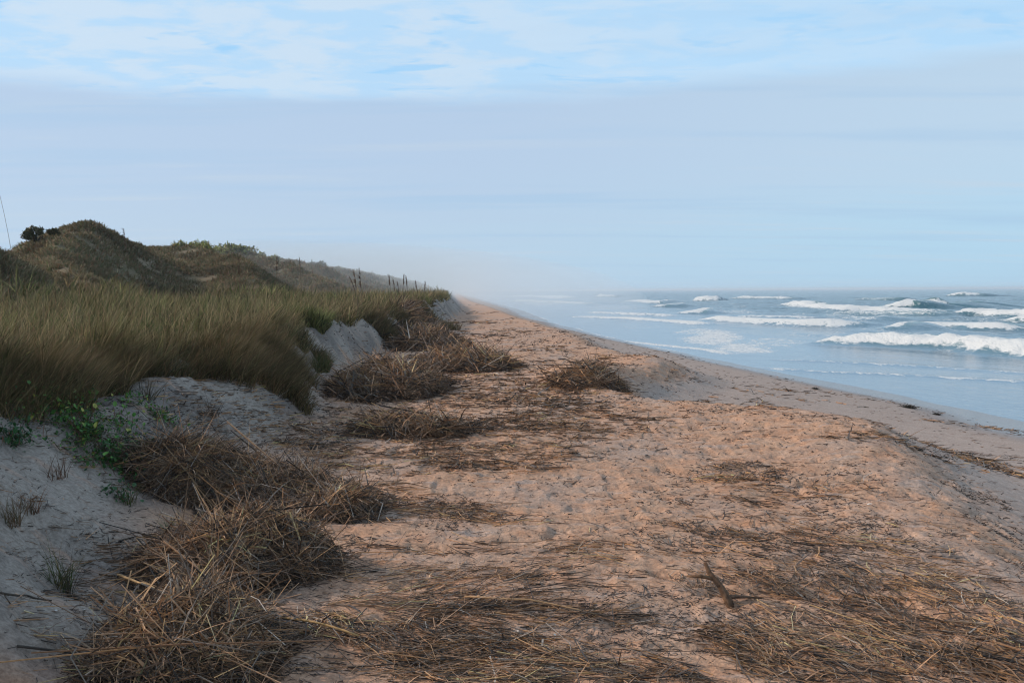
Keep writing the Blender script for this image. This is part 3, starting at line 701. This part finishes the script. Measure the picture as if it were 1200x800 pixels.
sea_oat(353, 60, 351, 302, 'lone spindly stalk on the skyline of the misty dune', seed=66, head=.5)
sea_oat(421, 27, 410, 325, 'lower left sea oat of the dark trio above the grass', seed=67, head=.45)
sea_oat(419, 28, 415, 319, 'middle sea oat of the dark trio above the grass', seed=68, head=.5)
sea_oat(424, 28, 421, 315, 'tallest sea oat of the dark trio above the grass', seed=69, head=.55)
oats = [(458, 36, 456, 322), (464, 36, 461, 328), (472, 40, 473, 322), (478, 40, 476, 324), (489, 46, 487, 328), (497, 46, 498, 330), (468, 38, 466, 330)]
for i, (a, d, b, c) in enumerate(oats):
    sea_oat(a, d, b, c, 'faint sea oat in the misty row between the dark trio and the beach', 'misty row of sea oats', seed=80 + i, head=.4)

def shrub(px, py_top, depth, wid, hgt, pal, label, seed, name='shrub', n=900):
    r = np.random.default_rng(seed); x = at_depth(px, depth)
    z = H1(x, depth) - .1; o = empty(name, (x, depth, z))
    m = 9; d0 = np.stack([r.normal(0, wid * .35, m), r.normal(0, wid * .35, m), np.full(m, hgt * .45)], 1); Ls = np.linalg.norm(d0, axis=1)
    V, F, C = straws(d0 / 2, np.arctan2(d0[:, 1], d0[:, 0]), np.arcsin(d0[:, 2] / Ls), Ls, np.full(m, .03), np.full((m, 3), .07), bend=.04, rnd=r)
    mesh_np('stem', V, F, M_wood, cols=C, parent=o)
    nc = 12; cc = np.stack([r.uniform(-wid * .62, wid * .62, nc), r.uniform(-wid * .5, wid * .5, nc), hgt * (.3 + .5 * r.random(nc))], 1); cr = wid * .30 * r.uniform(.7, 1.3, nc)
    i = r.integers(0, nc, n); v = r.normal(0, 1, (n, 3)); v /= np.linalg.norm(v, axis=1)[:, None]
    P = cc[i] + v * (cr[i] * r.random(n) ** .4)[:, None] * np.array([1, 1, .75]); P[:, 2] = np.maximum(P[:, 2], .05)
    ls = max(.06, .0016 * depth)
    V, F, C = blades(P, r.uniform(0, 6.28, n), r.uniform(.2, 1.5, n), np.full(n, ls * 1.6) * r.uniform(.6, 1.4, n), np.full(n, ls) * r.uniform(.6, 1.3, n), r.uniform(0, 1, n), pick(pal, n, r, .3) * r.uniform(.7, 1.2, (nc, 1))[i], segs=2, tip=.4, rnd=r)
    mesh_np('foliage', V, F, M_leaf, smooth=False, cols=np.clip(C, 0, 1), parent=o)
    return tag(o, label, 'shrub', 'shrubs on the dune ridge')
DK = [((.09, .095, .045), 3), ((.15, .12, .07), 1)]; OL = [((.26, .28, .07), 3), ((.42, .38, .12), 2), ((.07, .09, .03), 2), ((.22, .14, .07), 1)]
shrub(42, 275, 46, .62, .95, DK, 'round dark shrub left of the dune peak against the sky', 90, n=1500)
shrub(64, 278, 47, .35, .5, DK, 'small spindly shrub between the round dark shrub and the dune peak', 91)
names = ['leftmost bright olive shrub of the ridge row', 'second olive shrub from the left in the ridge row', 'third olive shrub from the left in the ridge row', 'fourth olive shrub from the left in the ridge row', 'fifth olive shrub from the left in the ridge row', 'sixth olive shrub from the left in the ridge row', 'rightmost olive shrub of the ridge row, half faded by mist']
for i, nm in enumerate(names):
    shrub(224 + i * 15, 290, 78 + i * 4.5, 2.0 - .08 * i, .75 + .2 * math.sin(i * 2.1), OL, nm, 100 + i, n=1300)
shrub(372, 312, 140, 1.8, 1.0, DK, 'dark low shrub on the misty far end of the ridge', 120, n=700)

# ------------------------------------------------------------------ small things on the sand
def lathe_path(pts, radii, k=8, seed=0, rough=.1):
    r = np.random.default_rng(seed); pts = np.array(pts, float); V = []
    for i, p in enumerate(pts):
        d = pts[min(i + 1, len(pts) - 1)] - pts[max(i - 1, 0)]; d /= np.linalg.norm(d)
        a = np.cross(d, [0.3, 1, .1]); a /= np.linalg.norm(a); b = np.cross(d, a)
        for j in range(k):
            th = 2 * math.pi * j / k; V.append(p + (a * math.cos(th) + b * math.sin(th)) * radii[i] * (1 + rough * r.normal()))
    F = [[i * k + j, i * k + (j + 1) % k, (i + 1) * k + (j + 1) % k, (i + 1) * k + j] for i in range(len(pts) - 1) for j in range(k)]
    n = len(V); V.append(pts[0]); V.append(pts[-1]); e = (len(pts) - 1) * k
    F += [[n, (j + 1) % k, j, j] for j in range(k)] if False else []
    return np.array(V[:n]), np.array(F)
def tube_obj(name, pts, radii, col, mat, label, cat, base, seed=0, k=8, rough=.1, group=None, parent=None):
    # close both ends by shrinking rings
    p = [pts[0]] + list(pts) + [pts[-1]]; rr = [radii[0] * .05] + list(radii) + [radii[-1] * .05]
    p[0] = tuple(np.array(pts[0]) - .002 * (np.array(pts[1]) - np.array(pts[0]))); p[-1] = tuple(np.array(pts[-1]) + .002 * (np.array(pts[-1]) - np.array(pts[-2])))
    V, F = lathe_path(p, rr, k, seed, rough)
    o = mesh_np(name, V, F, mat, cols=np.repeat(np.array([col]), len(V), 0) * np.random.default_rng(seed).uniform(.7, 1.25, (len(V), 1)), parent=parent)
    if base is not None: o.location = base
    if cat: tag(o, label, cat, group)
    return o
bx, by, bz = px2w(846, 706)
dw = empty('driftwood_branch', (bx, by, bz)); tag(dw, 'weathered forked branch standing up from the reed mat right of centre', 'driftwood')
tube_obj('branch_trunk', [(0.05, -.03, -.05), (.03, -.01, .02), (0, .03, .08), (-.05, .08, .14), (-.07, .10, .19)], [.022, .024, .018, .015, .010], (.16, .095, .06), M_wood, None, None, None, 5, parent=dw, rough=.16)
tube_obj('side_branch', [(-.03, .06, .11), (-.10, .05, .13), (-.17, .08, .12)], [.011, .009, .005], (.17, .10, .06), M_wood, None, None, None, 6, parent=dw, rough=.16)
tube_obj('side_branch', [(.02, 0, .03), (.10, -.01, .035), (.22, .03, .015)], [.012, .009, .005], (.13, .085, .06), M_wood, None, None, None, 7, parent=dw, rough=.16)

def loose_reed(a, b, rad, col, label, lift=.03, seed=0, arch=0.0, lifta=None):
    A = np.array(px2w(*a)); B = np.array(px2w(*b)); n = 7; pts = []
    for i in range(n):
        t = i / (n - 1); p = A * (1 - t) + B * t; la = lifta if lifta is not None else lift
        p[2] = max(p[2], H1(p[0], p[1])) + la * (1 - t) + lift * t + arch * math.sin(t * math.pi); pts.append(tuple(p - A))
    return tube_obj('loose_reed', pts, [rad * (1 - .3 * i / n) for i in range(n)], col, M_straw, label, 'reed', tuple(A), seed, 6, .06, 'single reed stalks lying on top')
loose_reed((243, 668), (309, 668), .006, (.50, .27, .10), 'straight orange reed lying level across the middle heap', .29, 1)
loose_reed((139, 690), (192, 745), .007, (.45, .28, .13), 'pale reed slanting down to the right on the left side of the bottom heap', .22, 2, lifta=.08)
loose_reed((205, 770), (288, 808), .006, (.42, .25, .12), 'long curved reed arching over the bottom heap', .06, 3, .06, lifta=.20)
loose_reed((545, 703), (700, 725), .006, (.38, .23, .12), 'long tan reed pointing right at the centre of the front reed mats', .02, 4, .02)
loose_reed((620, 710), (700, 720), .008, (.12, .08, .055), 'dark stick lying just below the long tan reed', .015, 5)
loose_reed((320, 735), (420, 757), .007, (.46, .27, .11), 'bright reed lying right of the bottom heap', .05, 6, .02)
loose_reed((0, 697), (60, 706), .006, (.09, .07, .055), 'thin dark root on the bluish slope at the left edge', .01, 7)
loose_reed((20, 760), (120, 772), .006, (.07, .055, .045), 'long dark twig lying at the lower left corner', .012, 8)

def scallop(px, py, s, label, seed, col=(.62, .57, .52)):
    r = np.random.default_rng(seed); x, y, z = px2w(px, py); n = 12; V = [(0, 0, 0)]
    for ring, (q, hh) in enumerate(((.35, .30), (.7, .34), (1.0, .06))):
        for j in range(n + 1):
            a = -1.15 + 2.3 * j / n; rb = 1 + (.05 if j % 2 else 0)
            V.append((math.sin(a) * q * s * rb, math.cos(a) * q * s * rb, hh * s * (1 + (.12 if j % 2 else 0)) * math.cos(a * .8)))
    F = [[0, 1 + j, 2 + j, 2 + j] for j in range(0)]
    for k in range(2):
        for j in range(n): a = 1 + k * (n + 1) + j; F.append([a, a + 1, a + n + 2, a + n + 1])
    F += [[0, 1 + j + 1, 1 + j, 0] for j in range(0)]
    for j in range(0, n, 2): F.append([0, 1 + j, 2 + j, 3 + j])
    o = mesh_np('seashell', np.array(V), np.array(F), M_shell, cols=np.repeat(np.array([col]), len(V), 0)); o.location = (x, y, z + .004)
    o.rotation_euler = (r.normal(0, .2), r.normal(0, .2), r.uniform(0, 6.28)); tag(o, label, 'seashell', 'shells on the sand')
scallop(285, 765, .022, 'white shell at the right foot of the bottom reed heap', 1)
scallop(63, 717, .016, 'white shell on the bluish slope below the green and tan tuft', 2)
scallop(96, 718, .020, 'larger pale shell right of the shell on the bluish slope', 3)
scallop(1078, 479, .07, 'bright white shell near the waterline beside the dark seaweed clump', 4, (.8, .8, .78))
scallop(105, 471, .035, 'white shell lodged high on the dune face beside the green vine', 5)
scallop(1020, 592, .03, 'white shell half sunk in the reeds on the right side of the berm', 6)
scallop(648, 745, .015, 'small pale shell in the sand right of the central reed mats', 7)
scallop(610, 741, .022, 'broad pale shell in the central reed mat', 8)

def weed(px, py, s, label, seed):
    r = np.random.default_rng(seed); x, y, z = px2w(px, py); n = 420
    P = r.normal(0, 1, (n, 3)) * np.array([s, s * .8, s * .28]) * .7; P[:, 2] = np.abs(P[:, 2]); 
    V, F, C = blades(P, r.uniform(0, 6.28, n), r.uniform(.6, 1.6, n), np.full(n, s * .7), np.full(n, s * .16), r.uniform(0, 1.5, n), pick([((.035, .03, .022), 2), ((.07, .055, .035), 1)], n, r), segs=2, tip=.5, rnd=r)
    o = mesh_np('seaweed_clump', V, F, M_leaf, smooth=False, cols=C); o.location = (x, y, z); tag(o, label, 'seaweed', 'seaweed clumps near the waterline')
weed(1065, 478, .11, 'dark seaweed clump on the sand near the water', 1)
weed(1098, 486, .06, 'smaller flat brown seaweed clump right of the dark one', 2)
weed(955, 456, .07, 'brown seaweed clump on the left part of the lower beach', 3)

# ------------------------------------------------------------------ air
def volume_mat(name, dens, col, aniso=.2):
    t = NT(name)
    v = t.n('ShaderNodeVolumePrincipled', {'Color': col, 'Density': dens, 'Anisotropy': aniso})
    t.n('ShaderNodeOutputMaterial', {'Volume': v.outputs[0]}); return t.m
def box(name, lo, hi, mat):
    V = np.array([(x, y, z) for z in (lo[2], hi[2]) for y in (lo[1], hi[1]) for x in (lo[0], hi[0])], float)
    F = np.array([[0, 2, 3, 1], [4, 5, 7, 6], [0, 1, 5, 4], [2, 6, 7, 3], [0, 4, 6, 2], [1, 3, 7, 5]])
    return mesh_np(name, V, F, mat, smooth=False)
hz = box('haze', (-1200, -120, -6.5), (9800, 9300, 7.5), volume_mat('haze_air', 0.00028, (.93, .96, 1.0)))
tag(hz, kind='stuff', label='pale sea haze over the beach and the water')
def mist():
    nu, nv = 48, 24; V = []
    for i in range(nv + 1):
        ph = math.pi * (i / nv - .5)
        for j in range(nu):
            th = 2 * math.pi * j / nu; V.append((math.cos(ph) * math.cos(th), math.cos(ph) * math.sin(th), math.sin(ph)))
    V = np.array(V) * np.array([74, 325, 14])
    a = .056; V[:, 0] -= V[:, 1] * a
    F = [[i * nu + j, i * nu + (j + 1) % nu, (i + 1) * nu + (j + 1) % nu, (i + 1) * nu + j] for i in range(nv) for j in range(nu)]
    o = mesh_np('spray_mist', V, np.array(F), volume_mat('mist_air', 0.0040, (.90, .96, 1.0), 0.0), smooth=True); o.location = (-46, 368, -1)
    tag(o, kind='stuff', label='bank of salt spray mist hiding the far end of the dunes', cat='mist')
mist()

# ------------------------------------------------------------------ sky and sun
SUN_EL, SUN_AZ = R(28), R(-76)          # azimuth measured clockwise from +Y (view direction); -80 = left, a little ahead
sd = Vector((math.sin(SUN_AZ) * math.cos(SUN_EL), math.cos(SUN_AZ) * math.cos(SUN_EL), math.sin(SUN_EL)))
sl = bpy.data.lights.new('sun', 'SUN'); sl.energy = 3.1; sl.angle = R(0.8); sl.color = (1.0, 0.84, 0.68)
so = bpy.data.objects.new('sun', sl); COL.objects.link(so); so.rotation_euler = sd.to_track_quat('Z', 'Y').to_euler(); so.location = (-40, 8, 20)

w = NT('World', world=True); sc.world = w.m
sky = w.n('ShaderNodeTexSky', sky_type='NISHITA', sun_disc=False, sun_elevation=SUN_EL, sun_rotation=SUN_AZ, altitude=0, air_density=1.0, dust_density=1.2, ozone_density=1.5)
D = w.n('ShaderNodeTexCoord').outputs['Generated']
sep = w.n('ShaderNodeSeparateXYZ', {0: D}); dx, dy, dz = sep.outputs
zc = w.math('MAXIMUM', dz, 0.0)
den = w.math('ADD', zc, 0.045)
pc = w.n('ShaderNodeCombineXYZ', {0: w.math('DIVIDE', dx, den), 1: w.math('DIVIDE', dy, den), 2: 0.0}).outputs[0]
K = 9.7     # Background strength is 0.1
def c3(r, g, b): return (r * K, g * K, b * K)
veil_lo = w.mix(w.ramp(dx, -.25, .45), c3(.48, .63, .80), c3(.44, .67, .86))
veil_mid = w.mix(w.ramp(dx, -.1, .5), c3(.47, .61, .80), c3(.51, .67, .83))
veil_hi = w.mix(w.ramp(dx, -.3, .4), c3(.54, .73, .93), c3(.48, .74, .99))
el = w.math('ADD', dz, w.math('MULTIPLY', w.math('SUBTRACT', w.noise(w.mapping(pc, (.35, .9, 1)), 1.0, 4, .55), .5), .060))
el = w.math('SUBTRACT', el, w.math('MULTIPLY', dx, .022))
col = w.mix(w.ramp(el, .02, .13), veil_lo, veil_mid)
edge = w.ramp(el, .182, .208)
col = w.mix(edge, col, veil_hi)
# streaks in the low veil
st = w.noise(w.mapping(pc, (.16, .85, 1), (0, 0, R(4))), 1.1, 5, .6, .4)
col = w.mix(w.math('MULTIPLY', w.ramp(st, .50, .66), w.ramp(dz, .0, .06, .1, .5)), col, c3(.38, .575, .80))
st2 = w.noise(w.mapping(pc, (.22, 1.3, 1), (0, 0, R(-5))), 1.7, 5, .6, .3)
col = w.mix(w.math('MULTIPLY', w.ramp(st2, .54, .70), .45), col, c3(.56, .66, .78))
# mottled upper cloud with blue gaps
m1 = w.noise(w.mapping(pc, (1.0, 1.25, 1), (0, 0, R(-12))), 3.1, 7, .60, .3)
upw = w.mix(w.ramp(m1, .40, .58), c3(.47, .71, .95), c3(.61, .755, .90))
gap = w.noise(w.mapping(pc, (.8, 1.2, 1)), 2.6, 4, .6, .3)
upw = w.mix(w.math('MULTIPLY', w.ramp(gap, .44, .34), .8), upw, c3(.30, .63, .97))
col = w.mix(w.math('MULTIPLY', edge, w.ramp(dx, -.25, .3, .9, .4)), col, upw)
col = w.mix(.90, sky.outputs[0], col)
hi = w.ramp(dz, .35, .9)
col = w.mix(w.math('MULTIPLY', hi, .7), col, w.mix(.5, sky.outputs[0], c3(.40, .50, .68)))
bg = w.n('ShaderNodeBackground', {'Color': col, 'Strength': 0.1})
w.n('ShaderNodeOutputWorld', {'Surface': bg.outputs[0]})

# ------------------------------------------------------------------ render settings
vs = sc.view_settings
sc.display_settings.display_device = 'sRGB'
vs.view_transform = 'Standard'; vs.look = 'None'; vs.exposure = 0.12; vs.gamma = 1.0; vs.use_curve_mapping = False
sc.render.engine = 'CYCLES'
cy = sc.cycles
cy.use_denoising = True; cy.denoising_prefilter = 'ACCURATE'; cy.filter_width = 1.15
cy.max_bounces = 5; cy.diffuse_bounces = 2; cy.glossy_bounces = 2; cy.transmission_bounces = 3; cy.transparent_max_bounces = 8; cy.volume_bounces = 2
cy.volume_step_rate = 1.0; cy.caustics_reflective = False; cy.caustics_refractive = False
sc.render.resolution_x = 1024; sc.render.resolution_y = 682
